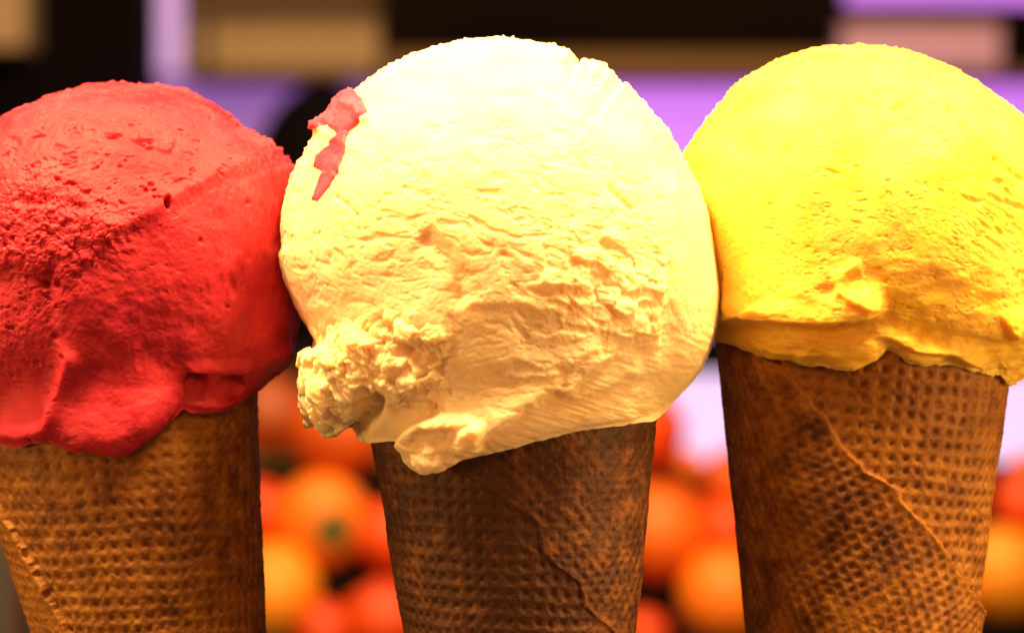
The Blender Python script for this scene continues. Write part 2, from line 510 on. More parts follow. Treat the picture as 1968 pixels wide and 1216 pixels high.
def fn_cream(P, px, py, n, isf):
    H = sample(RC.H, px, py) * np.where(isf, 1, 0.5) 
    calm_r = sm(1262, 1300, px) * sm(260, 380, py)
    band = polymask([(860,880),(940,835),(1010,785),(1075,750),(1200,680),(1300,640),(1400,600),(1400,800),(1250,830),(1000,880)], px, py, 16)
    skirt = polymask([(690,850),(735,780),(790,790),(800,850),(740,862)], px, py, 12)
    rub = polymask([(600,640),(740,610),(860,640),(870,700),(850,800),(740,770),(700,840),(590,830),(570,740)], px, py, 22)
    flap = polymask([(766,850),(800,795),(900,795),(935,860),(820,905)], px, py, 12)
    rough_r = np.exp(-(((px - 1165) / 130) ** 2 + ((py - 545) / 110) ** 2))
    base = 1 - 0.85 * calm_r
    base = base * (1 - 0.75 * band) * (1 - 0.9 * skirt) * (1 - 0.8 * flap) * (0.3 + 0.7 * sm(80, 460, py))
    # flowing scaly tears, elongated along a shallow diagonal
    Q = rot2(P, 14)
    W = np.stack([fbm(P / 70, 2, 31), fbm(P / 70 + 9, 2, 32), fbm(P / 70 + 5, 2, 33)], 1)
    Q = Q / np.array([42, 26, 15.0]) + W * 1.1
    a = fbm(Q, 4, 41, 0.47)
    tears = -np.clip(a - 0.10, 0, 1) * 13
    Q2 = rot2(P, -8) / np.array([18, 14, 7.0]) + W * 1.6
    tears2 = -np.clip(fbm(Q2, 3, 51, 0.5) - 0.16, 0, 1) * 8
    big = fbm(P / 95, 3, 61) * 4.5
    grain = fbm(P / 6.0, 3, 71, 0.6) * 0.7
    crumbs = fbm(P / 40, 4, 81, 0.5)
    d = H + big * (1 - 0.5 * calm_r) + (tears + tears2) * base * (0.56 - 0.3 * sm(480, 620, py) * sm(1050, 900, px)) + grain * (0.45 + 0.55 * base)
    mk = rub > 0.01
    Pm = P[mk]
    Wm = np.stack([fbm(Pm / 22, 2, 86 + q) for q in range(3)], 1) * 11
    ha, ea = chunks(Pm + Wm, 46.0, 601); hb, eb = chunks(Pm + Wm * 0.8, 19.0, 631)
    d[mk] += rub[mk] * (ha * 13 - ea * 4 + hb * 3 - eb * 2 + fbm(Pm / 9, 2, 84, 0.5) * 1.2 + crumbs[mk] * 6)
    d = d + rough_r * (fbm(Q * 1.3, 4, 91, 0.5) * 6)
    mk = rough_r > 0.08
    hc, ec = chunks(P[mk] + W[mk] * 16, 30.0, 661)
    d[mk] += rough_r[mk] * (hc * 5 - ec * 1.5)
    # horizontal brush lines on the lower band
    d = d + band * (fbm(rot2(P, 18) / np.array([60, 30, 5.0]), 3, 95) * 1.6)
    rimt = sm(0.55, 0.0, np.abs(n[:, 1])) * sm(500, 250, py)
    d = d + rimt * np.clip(fbm(P / 8, 2, 97), 0, 1) * 7 + np.exp(-(((px - 1150) / 50) ** 2 + ((py - 130) / 45) ** 2)) * fbm(P / 11, 2, 94) * 9
    d = d + flap * fbm(P / 15, 3, 96, 0.6) * 6
    # red light bounced off the raspberry scoop, painted pink on the left edge
    st = 0.55 * np.exp(-(((px - 572) / 26) ** 2 + ((py - 590) / 60) ** 2)) * (0.6 + fbm(P / 20, 3, 99))
    st = st + 0.8 * np.exp(-(((px - 722) / 16) ** 2 + ((py - 190) / 14) ** 2)) * 0.4
    hw = 6 * fbm(P / 14, 3, 501)
    for q in SMEAR:
        st = st + 1.1 * polymask(q, px + hw, py + hw, 13) * (0.85 + 0.6 * fbm(P / 13, 3, 93))
    st = st + 0.22 * polymask([(1290,400),(1320,330),(1375,470),(1380,560),(1300,640),(1285,560)], px, py, 30) * (0.5 + fbm(P / 30, 3, 98))
    return d, np.clip(st, 0, 1)

# ---- relief of the raspberry scoop
RR = Relief()
def relief_red():
    r = RR
    r.ledge([(150,480),(230,430),(300,400),(360,360),(420,330),(500,312),(548,312)], 11, 60, 16, wob=6, seed=3)
    r.ledge([(260,262),(300,285),(330,295)], 9, 20, 6, wob=5, seed=4)
    r.pit(268, 276, 24, 8, 9, 18); r.pit(212, 260, 16, 6, 7, 5); r.pit(305, 265, 13, 10, 7); r.pit(320, 285, 26, 9, 6, 15)
    r.pit(146, 260, 14, 5, 4); r.pit(30, 272, 9, 7, 4); r.pit(110, 283, 8, 6, 4); r.pit(355, 300, 20, 6, 5, 12)
    r.pit(321, 391, 6, 10, 26, -10)
    r.pit(82, 547, 10, 9, 12); r.pit(108, 548, 8, 8, 12); r.pit(90, 528, 10, 7, 8); r.pit(105, 650, 8, 6, 9); r.pit(120, 685, 6, 6, 8)
    r.pit(449, 548, 7, 22, 7, -8); r.pit(438, 590, 4, 4, 6); r.pit(472, 673, 4, 4, 4); r.pit(476, 390, 5, 5, 6); r.pit(522, 420, 5, 16, 8); r.pit(386, 462, 4, 6, 6)
    r.pit(65, 385, 26, 12, 12, -8); r.pit(150, 400, 24, 10, 9, 10)
    r.blob([(80,400),(170,395),(230,440),(200,500),(140,520),(90,480)], 6, 24)
    # lower left: rough hollow edged by a smooth roll
    r.blob([(-60,520),(100,520),(125,640),(110,700),(75,800),(10,800),(-60,790)], -14, 26)
    r.ledge([(-80,808),(-10,812),(40,822),(75,818),(95,790),(112,740),(130,690),(140,640)], 0, 20, 20)
    r.ridge([(-90,822),(-10,826),(40,836),(85,826),(104,780),(122,720),(135,690)], 17, 17, taper=False)
    r.pit(45, 798, 34, 20, 20)
    r.ledge([(110,560),(112,640),(128,700)], 6, 24, 12, wob=4, seed=6)
    # lower right lip: a torn fold with two dark hollows
    r.ledge([(360,770),(350,730),(330,700)], 0, 10, 10)
    r.blob([(150,760),(260,700),(345,715),(355,780),(300,830),(240,870),(150,860)], 10, 26)
    r.blob([(362,716),(385,716),(390,735),(380,765),(362,770),(357,740)], -44, 7)
    r.blob([(408,745),(425,722),(452,718),(458,735),(440,755),(412,765)], -38, 8)
    r.ridge([(365,778),(390,776),(415,772),(450,760)], 9, 12)
    r.blob([(360,700),(480,690),(560,660),(556,700),(500,745),(440,778),(365,788)], 9, 12)
    r.ledge([(330,716),(400,708),(470,700),(540,672),(566,650)], 8, 50, 12, wob=4, seed=8)
relief_red()

def fn_red(P, px, py, n, isf):
    H = sample(RR.H, px, py) * np.where(isf, 1, 0.5)
    W = np.stack([fbm(P / 60, 2, 131), fbm(P / 60 + 9, 2, 132), fbm(P / 60 + 5, 2, 133)], 1)
    smooth_z = polymask([(130,530),(200,440),(320,400),(450,340),(540,340),(600,420),(590,660),(480,720),(350,820),(230,880),(100,850),(130,740)], px, py, 40)
    crumb = polymask([(-20,370),(60,340),(160,380),(260,400),(250,470),(180,520),(120,560),(60,560),(-40,520)], px, py, 34)
    hollow = polymask([(-80,540),(100,540),(125,640),(105,720),(70,800),(-60,800)], px, py, 24)
    grain = fbm(P / 7.5, 3, 171, 0.6) * 1.3
    a = fbm(P / np.array([20, 16, 13.0]) + W, 4, 141, 0.6)
    pits = -np.clip(a - 0.2, 0, 1) * 16
    big = fbm(P / 90, 3, 161) * 7
    cr = np.abs(fbm(P / 20, 3, 181, 0.5))
    d = H + big + (pits + grain) * (1 - 0.82 * smooth_z)
    mk = crumb > 0.01
    hc, ec = chunks(P[mk] + np.stack([fbm(P[mk] / 18, 2, 187 + q) for q in range(3)], 1) * 9, 22.0, 691)
    d[mk] += crumb[mk] * (hc * 4 - ec * 1.5)
    d = d + crumb * (cr * 7 - 2) + hollow * (fbm(P / 9, 3, 185, 0.6) * 2.0)
    stria = polymask([(400,360),(550,350),(560,520),(430,600),(400,500)], px, py, 34)
    d = d + stria * fbm(rot2(P, 8) / np.array([7, 12, 55.0]), 3, 190) * 3.0
    d = d + smooth_z * (fbm(P / 26, 3, 192) * 2.2 + fbm(P / 7, 2, 193) * 0.5)
    rimt = sm(0.55, 0.0, np.abs(n[:, 1])) * sm(500, 250, py)
    d = d + rimt * np.clip(fbm(P / 7.5, 2, 197), 0, 1) * 7
    jag = np.exp(-(((px - 525) / 60) ** 2 + ((py - 285) / 50) ** 2))
    d = d + jag * np.clip(fbm(P / 10, 2, 198), 0, 1) * 12
    return d, None

# ---- relief of the yellow scoop
RY = Relief()
def relief_yel():
    r = RY
    # overhanging lower edge of the ball, above the skirt
    r.ledge([(1372,604),(1400,606),(1430,598),(1470,604),(1520,610),(1580,612),(1640,606),(1680,598),(1712,586)], 34, 50, 9, wob=4, seed=3)
    r.ledge([(1600,550),(1640,568),(1700,588)], 17, 16, 9, wob=3, seed=4)
    r.ridge([(1600,545),(1625,525),(1655,500)], 12, 9, wob=3)
    r.pit(1600, 560, 26, 14, 6)
    r.ridge([(1420,592),(1470,588),(1530,590)], 12, 7)
    r.ridge([(1500,640),(1540,645),(1570,648)], 15, 9)
    r.ledge([(1700,600),(1760,620),(1850,640),(1920,640),(1990,650)], 8, 40, 16, wob=5, seed=5)
    r.ledge([(1670,638),(1720,650),(1760,672),(1830,676),(1880,700),(1900,722)], 20, 20, 8, wob=4, seed=6)
    r.ledge([(1930,640),(1950,628),(1990,606)], 22, 24, 10, wob=3, seed=7)
    r.blob([(1360,615),(1500,622),(1700,604),(1900,650),(2000,660),(2010,740),(1360,690)], -10, 16)
    r.ridge([(1470,684),(1530,690),(1560,700)], 9, 8)
    r.ridge([(1600,708),(1650,700),(1690,688)], 9, 12)
    r.ridge([(1740,696),(1800,704),(1850,708)], 9, 6)
    r.blob([(1540,640),(1680,640),(1700,680),(1620,700),(1540,690)], 12, 22)
    r.ledge([(1905,300),(1930,320),(1975,350)], -9, 8, 8, wob=3, seed=8)
    r.pit(1918, 350, 16, 6, 6, 15); r.pit(1950, 395, 24, 6, 6, 25); r.pit(1870, 385, 18, 6, 6, 20)
    r.pit(1727, 208, 16, 8, 8, -20); r.pit(1690, 178, 15, 7, 7, -25); r.pit(1508, 175, 8, 6, 5); r.pit(1590, 128, 12, 5, 4)
    r.pit(1825, 215, 6, 6, 4); r.pit(1792, 144, 7, 5, 4); r.pit(1598, 330, 22, 5, 4, 15); r.pit(1655, 198, 12, 4, 4)
relief_yel()

def fn_yel(P, px, py, n, isf):
    H = sample(RY.H, px, py) * np.where(isf, 1, 0.5)
    W = np.stack([fbm(P / 60, 2, 231), fbm(P / 60 + 9, 2, 232), fbm(P / 60 + 5, 2, 233)], 1)
    skirt = polymask([(1340,612),(1500,618),(1700,600),(1900,650),(2060,620),(2060,780),(1340,740)], px, py, 14)
    a = fbm(rot2(P, 4) / np.array([17, 12, 8.0]) + W, 4, 241, 0.6)
    pits = -np.clip(a - 0.22, 0, 1) * 7
    grain = fbm(P / 6.5, 3, 271, 0.6) * 0.8
    big = fbm(P / 90, 3, 261) * 5
    scr = np.exp(-(((px - 1920) / 90) ** 2 + ((py - 380) / 100) ** 2))
    d = H + big + (pits + grain) * (1 - 0.75 * skirt)
    d = d + scr * fbm(rot2(P, 32) / np.array([40, 14, 8.0]), 3, 281, 0.5) * 5
    d = d + skirt * (fbm(P / np.array([50, 30, 16.0]), 3, 291) * 6)
    d = d + sm(420, 600, py) * (1 - skirt) * fbm(P / np.array([60, 30, 24.0]), 3, 295) * 5
    rimt = sm(0.55, 0.0, np.abs(n[:, 1])) * sm(500, 250, py)
    d = d + rimt * np.clip(fbm(P / 8, 2, 297), 0, 1) * 6
    edge = skirt * sm(690, 712, py)
    d = d + edge * fbm(P / 12, 2, 298) * 4
    return d, None

# ------------------------------------------------------------------ wafer cones
def make_cone(parent, cx0, py0, w0, cx1, py1, w1, y0, seam, outer_left, seed, tone_fn, ringdeg=0.0, rimtop=40, mesh_diag=True, thick=1.0, grid=1.0, name="wafer_cone"):
    """axis through (cx0,py0) and (cx1,py1) in photograph pixels, widths w0, w1 there"""
    A0 = up(cx0, py0, y0); A1 = up(cx1, py1, y0)
    ax = A0 - A1; Lseg = np.linalg.norm(ax); ax /= Lseg
    k = S * (D + y0) / D
    r0, r1 = w0 * k / 2 * 0.999, w1 * k / 2 * 0.999
    slope = (r0 - r1) / Lseg
    tip = A0 - ax * (r0 / slope)
    Ltop = r0 / slope + rimtop * k
    ex = np.array([1.0, 0, 0]); ex -= ax * (ex @ ax); ex /= np.linalg.norm(ex)
    ey = np.cross(ax, ex)
    if ey[1] > 0: ey = -ey                      # ey points to the camera
    # rings: dense where the photograph looks
    zc = (ZC + (608 - 1260) * k - tip[2]) / ax[2]
    s = np.r_[np.linspace(0.004, zc, 60)[:-1], np.linspace(zc, Ltop, 230)]
    # angle 0 faces the camera; dense in front
    na_f, na_b = 420, 90
    a = np.r_[np.linspace(-100, 100, na_f)[:-1], np.linspace(100, 260, na_b)[:-1]] * math.pi / 180
    SS, AA = np.meshgrid(s, a, indexing='ij')
    R = SS * slope
    def pos(R):
        return tip + SS[..., None] * ax + R[..., None] * (np.sin(AA)[..., None] * ex + np.cos(AA)[..., None] * ey)
    P = pos(R)
    kk = S * (D + P[..., 1]) / D
    px = P[..., 0] / kk + 984; py = 608 - (P[..., 2] - ZC) / kk
    fr = np.cos(AA) > -0.1
    # seam (photograph pixels -> which side)
    sp = np.array(seam, float)
    o = np.argsort(sp[:, 1]); sp = sp[o]
    lo = sp[0] + (sp[0] - sp[1]) / max(1, np.hypot(*(sp[0] - sp[1]))) * 400
    hi = sp[-1] + (sp[-1] - sp[-2]) / max(1, np.hypot(*(sp[-1] - sp[-2]))) * 3000
    sp = np.vstack([lo, sp, hi])
    sx = np.interp(py, sp[:, 1], sp[:, 0])
    fq = P.reshape(-1, 3) / S
    wob = fbm(fq / 26, 3, seed).reshape(px.shape) * 7 + fbm(fq / 8, 2, seed + 5).reshape(px.shape) * 2
    sdist = (px + wob - sx) * 0.85
    sdist = sdist / np.maximum(np.cos(AA), 0.30)
    side = sdist if not outer_left else -sdist        # >0 : outer layer
    side = np.where(fr, side, np.where((AA > math.pi / 2) == (not outer_left), 200, -200))
    outer = sm(-3.5, 3.5, side)
    arc = R * AA / S                                   # px along the surface
    h = SS / S
    # inner layer: neat rings and a square grid of dimples
    c, q = math.cos(math.radians(ringdeg)), math.sin(math.radians(ringdeg))
    u = (AA * (r0 / S)) * c + h * q; v = -(AA * (r0 / S)) * q + h * c
    jit = fbm(fq / 60, 2, seed + 11).reshape(px.shape)
    u = u + jit * 9; v = v + fbm(fq / 70, 2, seed + 12).reshape(px.shape) * 7
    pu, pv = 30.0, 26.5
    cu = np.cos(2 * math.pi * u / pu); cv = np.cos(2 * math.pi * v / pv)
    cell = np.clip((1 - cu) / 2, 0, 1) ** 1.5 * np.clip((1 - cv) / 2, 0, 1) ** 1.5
    ringl = np.clip(cv, 0, 1) ** 3
    press = np.clip(0.80 + 0.6 * fbm(fq / 110, 3, seed + 13).reshape(px.shape), 0.4, 1)
    din = -cell * 6.2 * grid * press + ringl * 0.5 * press
    # outer layer: the same iron, turned and stretched by the rolling
    t2 = math.radians(ringdeg + (38 if outer_left else -38) * (1 if mesh_diag else 0.2))
    c2, q2 = math.cos(t2), math.sin(t2)
    u2 = u * c2 + v * q2; v2 = -u * q2 + v * c2
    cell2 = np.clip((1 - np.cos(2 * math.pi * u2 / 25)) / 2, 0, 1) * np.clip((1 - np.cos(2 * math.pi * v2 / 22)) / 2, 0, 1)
    lipz = np.exp(-(np.clip(side, 0, None) / 14) ** 2)
    press2 = np.clip(0.65 + 0.7 * fbm(fq / 90, 3, seed + 14).reshape(px.shape), 0.25, 1)
    dout = -cell2 * 4.5 * (0.4 + 0.6 * grid) * press2 * (1 - 0.85 * lipz)
    rough = (fbm(fq / 7, 3, seed + 15, 0.65) * 1.2 + fbm(fq / 24, 3, seed + 16) * 1.2).reshape(px.shape)
    body = fbm(fq / 140, 2, seed + 17).reshape(px.shape) * 5
    disp = din * (1 - outer) + (dout + (9.0 + 3.0 * lipz) * thick) * outer - 4.0 + rough + body
    disp = disp * sm(0.0, 0.02, SS)
    P = pos(R + disp * S)
    # toasting, plus shade painted into the dimples; seam lip paler
    toast_shade = tone_fn(px, py, fq, outer)
    toast_shade = toast_shade + 0.10 * grid * (1 - outer) * cell * press + 0.07 * outer * cell2 * press2 - 0.14 * outer * lipz - 0.15
    n_r, n_a = SS.shape
    idx = np.arange(n_r * n_a).reshape(n_r, n_a)
    a_, b_ = idx[:-1], idx[1:]
    F = np.stack([a_, np.roll(a_, -1, 1), np.roll(b_, -1, 1), b_], -1).reshape(-1, 4)
    V = P.reshape(-1, 3)
    f = F[len(F) // 2 + 200]; nn = np.cross(V[f[1]] - V[f[0]], V[f[2]] - V[f[1]])
    axp = tip + ax * ((V[f[0]] - tip) @ ax)
    if nn @ (V[f[0]] - axp) < 0: F = F[:, ::-1]
    org = np.array(parent.location)
    outf = (outer > 0.5).ravel()[F].all(1)
    objs = []
    for nm, mk in ((name, ~outf), ("rolled_flap", outf)):
        Fm = F[mk]
        use = np.unique(Fm); remap = np.zeros(len(V), int); remap[use] = np.arange(len(use))
        me = quads_mesh(nm, V[use] - org, remap[Fm])
        at = me.attributes.new("toast_shade", 'FLOAT', 'POINT')
        at.data.foreach_set("value", toast_shade.ravel()[use].astype(np.float32))
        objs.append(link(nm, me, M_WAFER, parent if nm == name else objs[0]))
    # solid rounded tip under the dense part
    return tip, objs

def fz(fq, sc, seed, shape):
    return fbm(fq / sc, 3, seed).reshape(shape)

def toast_left(px, py, fq, outer):
    return 0.10 + 0.12 * fz(fq, 60, 701, px.shape) + 0.15 * np.exp(-(((px - 330) / 70) ** 2 + ((py - 1040) / 50) ** 2)) - 0.15 * outer

def toast_shade_mid(px, py, fq, outer):
    t = 0.50 + 0.14 * fz(fq, 60, 711, px.shape)  # raised base tone paints in the shade on the middle cone
    t = t + 0.30 * np.exp(-(((px - 1050) / 90) ** 2 + ((py - 1140) / 70) ** 2)) - 0.08 * sm(1050, 1150, px)
    t = t + 0.2 * np.exp(-(((px - 920) / 60) ** 2 + ((py - 930) / 30) ** 2))
    return t

def toast_right(px, py, fq, outer):
    t = 0.05 + 0.12 * fz(fq, 60, 721, px.shape)
    t = t + outer * (0.24 * np.exp(-(((px - 1570) / 50) ** 2 + ((py - 830) / 50) ** 2)) + 0.22 * np.exp(-(((px - 1590) / 80) ** 2 + ((py - 960) / 60) ** 2))
                     + 0.30 * np.exp(-(((px - 1700) / 90) ** 2 + ((py - 1060) / 50) ** 2)) + 0.06 + 0.14 * fz(fq, 34, 723, px.shape))
    return t

def build_cones():
    yL, yC, yR = 0.006, -0.010, 0.008
    # left
    e = empty("ice_cream_cone", up(300, 2860, yL), "wafer cone with a raspberry red scoop, the leftmost of the three", "ice cream cone", "ice cream cones in a row")
    make_cone(e, 232, 860, 545, 297, 1216, 440, yL, [(-5,965),(60,1085),(130,1216)], True, 300, toast_left, ringdeg=-6, mesh_diag=False, rimtop=90, grid=0.85)
    make_scoop("raspberry_scoop", OUT_R, (215, 480), yL, 0.033, 232, 0.0247, 870, fn_red, M_RED, e, tilt=0.183, hollow=0.32)
    # middle
    e = empty("ice_cream_cone.001", up(1030, 2900, yC), "wafer cone with a pale cream scoop streaked with raspberry, in the middle", "ice cream cone", "ice cream cones in a row")
    make_cone(e, 985, 840, 552, 999, 1216, 448, yC, [(870,895),(920,925),(965,958),(1030,1000),(1040,1050),(1062,1082),(1110,1120),(1122,1165),(1165,1200)], False, 400, toast_shade_mid, ringdeg=-3, mesh_diag=True, rimtop=60, thick=0.35, grid=0.6)
    o, v, F, n, px, py, isf = make_scoop("cream_scoop", OUT_C, (960, 470), yC, 0.0365, 985, 0.0250, 860, fn_cream, M_CREAM, e, nphi=860, nth=340, tilt=0.037)
    # raspberry smear lying on the cream: its own thin sheet over the surface
    polys = SMEAR
    P3 = v / S
    wx = px + 3 * fbm(P3 / 14, 3, 501); wy = py + 3 * fbm(P3 / 14, 3, 511)
    mk = np.zeros(len(px))
    for p in polys:
        mk = np.maximum(mk, polymask(p, wx, wy, 5))
    mk = mk * isf
    fm = (mk[F] > 0.25).all(1)
    Fm = F[fm]; use = np.unique(Fm); remap = np.zeros(len(v), int); remap[use] = np.arange(len(use))
    off = (-1.5 + 9.0 * sm(0.25, 1.0, mk[use]) * (0.42 + 0.58 * sm(290, 235, py[use])) + 1.5 * fbm(P3[use] / 12, 3, 520) * mk[use]) * S
    V2 = v[use] + n[use] * off[:, None] - np.array(e.location)
    me = quads_mesh("raspberry_smear", V2, remap[Fm])
    s_ = link("raspberry_smear", me, M_SMEAR, o)
    s_["label"] = "raspberry red smear on the pale cream scoop"
    # right
    e = empty("ice_cream_cone.002", up(1650, 2950, yR), "wafer cone with a bright yellow scoop, the rightmost of the three", "ice cream cone", "ice cream cones in a row")
    make_cone(e, 1664, 740, 552, 1657.5, 1216, 441, yR, [(1480,690),(1530,730),(1580,790),(1620,860),(1665,905),(1730,940),(1738,965),(1790,1020),(1820,1060),(1850,1112)], True, 500, toast_right, ringdeg=-4, rimtop=80)
    make_scoop("yellow_scoop", OUT_Y, (1680, 430), yR, 0.0345, 1664, 0.0250, 725, fn_yel, M_YEL, e)
build_cones()

# ------------------------------------------------------------------ counter and stall behind
M_COUNTER = simple("dark_counter", (0.035, 0.03, 0.03), 0.35, 0.3, 12, 0.05)
M_BLACK = simple("black_paint", (0.004, 0.003, 0.004), 0.8, 0.3, 20, 0.1, 0.05)
M_DBROWN = simple("dark_wood", (0.010, 0.006, 0.004), 0.8, 0.35, 14, 0.2, 0.05)
M_WALL = simple("tan_wall", (0.20, 0.13, 0.05), 0.8, 0.12, 6, 0.1, 0.2)
M_CARD = simple("cardboard", (0.46, 0.36, 0.20), 0.8, 0.1, 14, 0.1, 0.2)
M_CARD2 = simple("card_flap", (0.5, 0.42, 0.34), 0.8, 0.1, 14, 0.1, 0.2)
M_PINK = simple("pink_card", (0.76, 0.52, 0.90), 0.7, 0.06, 14, 0.1, 0.3)
M_GREY = simple("grey_metal", (0.05, 0.055, 0.06), 0.4, 0.1, 30, 0.05)
M_LIL1 = glow("lilac_emission", (0.70, 0.36, 0.72), 0.95)
M_LIL2 = glow("dim_lilac_emission", (0.30, 0.11, 0.44), 0.85)
M_LIL3 = glow("pink_lilac_emission", (0.70, 0.20, 0.96), 1.0)
M_LIL4 = glow("white_lilac_emission", (1.0, 0.66, 1.0), 1.1)

co = bevel_box("counter", (-1.6, -0.35, -0.04), (1.6, 2.35, 0.0), M_COUNTER)
co["kind"] = "structure"

def pbox(name, x0, y0, x1, y1, dep, th, mat, label=None, cat=None, kind=None, parent=None, bev=0.003, org=True, group=None):
    a = up(x0, y1, dep); b = up(x1, y0, dep)
    lo = (a[0], dep, a[2]); hi = (b[0], dep + th, b[2])
    if parent is not None:
        L = np.array(parent.location)
        return bevel_box(name, np.array(lo) - L, np.array(hi) - L, mat, parent, bev)
    o = bevel_box(name, lo, hi, mat, None, bev, origin=((lo[0] + hi[0]) / 2, dep + th / 2, lo[2]))
    return tag(o, label, cat, group, kind)

bw = bevel_box("back_wall", (-1.6, 2.36, -0.04), (1.6, 2.42, 1.5), M_WALL)
bw["kind"] = "structure"
WY = 2.30
def panel_thing(name, x0, y0, x1, y1, dep, glowmat, label, cat="light panel"):
    """lilac panel: brightness put in as emission on the front face, black box behind"""
    a = up((x0 + x1) / 2, y1, dep)
    e = empty(name, (a[0], dep, a[2]), label, cat)
    pbox("panel_back", x0, y0, x1, y1, dep + 0.008, 0.04, M_BLACK, parent=e)
    pbox("panel_face", x0 + 2, y0 + 2, x1 - 2, y1 - 2, dep, 0.0078, glowmat, parent=e, bev=0.001)
    return e
panel_thing("lilac_panel", 1080, 150, 2300, 640, WY, M_LIL3, "pink and lilac panel between the cream and yellow scoops")
panel_thing("lilac_panel", 1080, 716, 2300, 1100, WY, M_LIL4, "almost white lilac panel low down behind the fruit on the right")
panel_thing("lilac_panel", 276, 142, 760, 636, WY, M_LIL2, "dim purple panel behind the red scoop and the black dome")
panel_thing("lilac_panel", 276, -150, 350, 141, WY, M_LIL1, "pale lilac upright post beside the dark cupboard")
panel_thing("lilac_panel", 1624, -160, 2300, 17, WY, M_LIL3, "lilac strip along the top edge above the pink box")

pbox("shelf", 1060, 641, 2400, 714, WY - 0.18, 0.22, M_BLACK, "black lower shelf board, glimpsed just under the scoops", "shelf")
pbox("shelf", -700, 641, 1056, 655, WY - 0.18, 0.20, M_BLACK, "thin black shelf board behind the gap of the red and the cream scoop", "shelf")
pbox("shelf", 738, 100, 1608, 147, WY - 0.12, 0.16, M_WALL, "brown board under the dark hanging cupboard, above the lilac panel", "shelf")
M_OLIVE = simple("olive_wall_tone", (0.42, 0.36, 0.10), 0.8, 0.1, 14, 0.1, 0.2)  # brighter wall tone, carried by an added block
e = empty("cardboard_box", up(700, 900, WY - 0.16), "olive tan block added in place of the wall, in the small gap between red and cream scoop", "box")
pbox("box_body", 380, 664, 1020, 900, WY - 0.16, 0.14, M_OLIVE, parent=e)
pbox("shelf_rail", 352, 9, 2400, 22, WY - 0.10, 0.012, M_BLACK, "thin black horizontal rail along the top of the picture", "rail")
pbox("wall_cupboard", 735, -160, 1612, 92, WY - 0.02, 0.07, M_DBROWN, "dark brown hanging cupboard above the cream scoop", "cupboard")
pbox("dark_cupboard", -800, -200, 274, 640, WY - 0.12, 0.15, M_BLACK, "tall black cupboard behind the red scoop", "cupboard")
e = empty("cardboard_box", up(20, 92, WY - 0.2), "small tan box at the top left corner before the black cupboard", "box")
pbox("box_body", -160, -60, 46, 92, WY - 0.2, 0.08, M_CARD, parent=e)
e = empty("cardboard_box", up(565, 134, WY - 0.07), "wide beige box under the black rail, left of the cream scoop", "box")
pbox("box_body", 404, 26, 728, 134, WY - 0.07, 0.10, M_CARD, parent=e)
pbox("side_flap", 356, 30, 386, 132, WY - 0.05, 0.06, M_CARD2, parent=e)
e = empty("pink_box", up(1770, 134, WY - 0.07), "pale pink box under the rail behind the top of the yellow scoop", "box")
pbox("box_body", 1618, 42, 1925, 130, WY - 0.07, 0.10, M_PINK, parent=e)
pbox("upright_post", 1945, 24, 2020, 150, WY - 0.06, 0.05, M_BLACK, "black upright post at the right edge beside the pink box", "post")
pbox("shelf", 352, 137, 734, 148, WY - 0.10, 0.16, M_WALL, "brown upper shelf board under the beige box", "shelf")
pbox("metal_post", -120, 900, 22, 1500, 0.75, 0.03, M_GREY, "dark grey metal post low at the left edge beside the left cone", "post")
pbox("metal_post", 46, 900, 140, 1500, 0.9, 0.03, M_GREY, "dark grey metal post directly behind the left wafer cone", "post")

pbox("shelf", 1614, 132, 2400, 147, WY - 0.10, 0.16, M_WALL, "brown shelf board under the pink box at the upper right", "shelf")
# black rounded shape of unknown kind
def lathe(name, prof, mat, parent, seg=48, sx=1.0):
    V = []; F = []
    for r, z in prof:
        for k in range(seg):
            a = 2 * math.pi * k / seg
            V.append((r * math.cos(a) * sx, r * math.sin(a), z))
    for i in range(len(prof) - 1):
        for k in range(seg):
            F.append((i * seg + k, i * seg + (k + 1) % seg, (i + 1) * seg + (k + 1) % seg, (i + 1) * seg + k))
    return link(name, quads_mesh(name, V, F), mat, parent)
by = WY - 0.32
kb = S * (D + by) / D
bl = up(618, 640, by)
e = empty("dark_dome", bl, "black rounded dome between the red and the cream scoop", "bowl")
Rb = 158 * kb; Hb = 486 * kb
prof = [(Rb * 1.04, 0), (Rb * 1.04, 0.006)] + [(Rb * (1 - t ** 3.8) ** 0.6, 0.006 + (Hb - 0.006) * t) for t in np.linspace(0.02, 0.999, 30)]
lathe("dome_shell", prof, M_BLACK, e)
lathe("dome_cap", [(Rb * 0.16, Hb - 0.003), (Rb * 0.17, Hb + 0.002), (Rb * 0.1, Hb + 0.003)], M_BLACK, e)

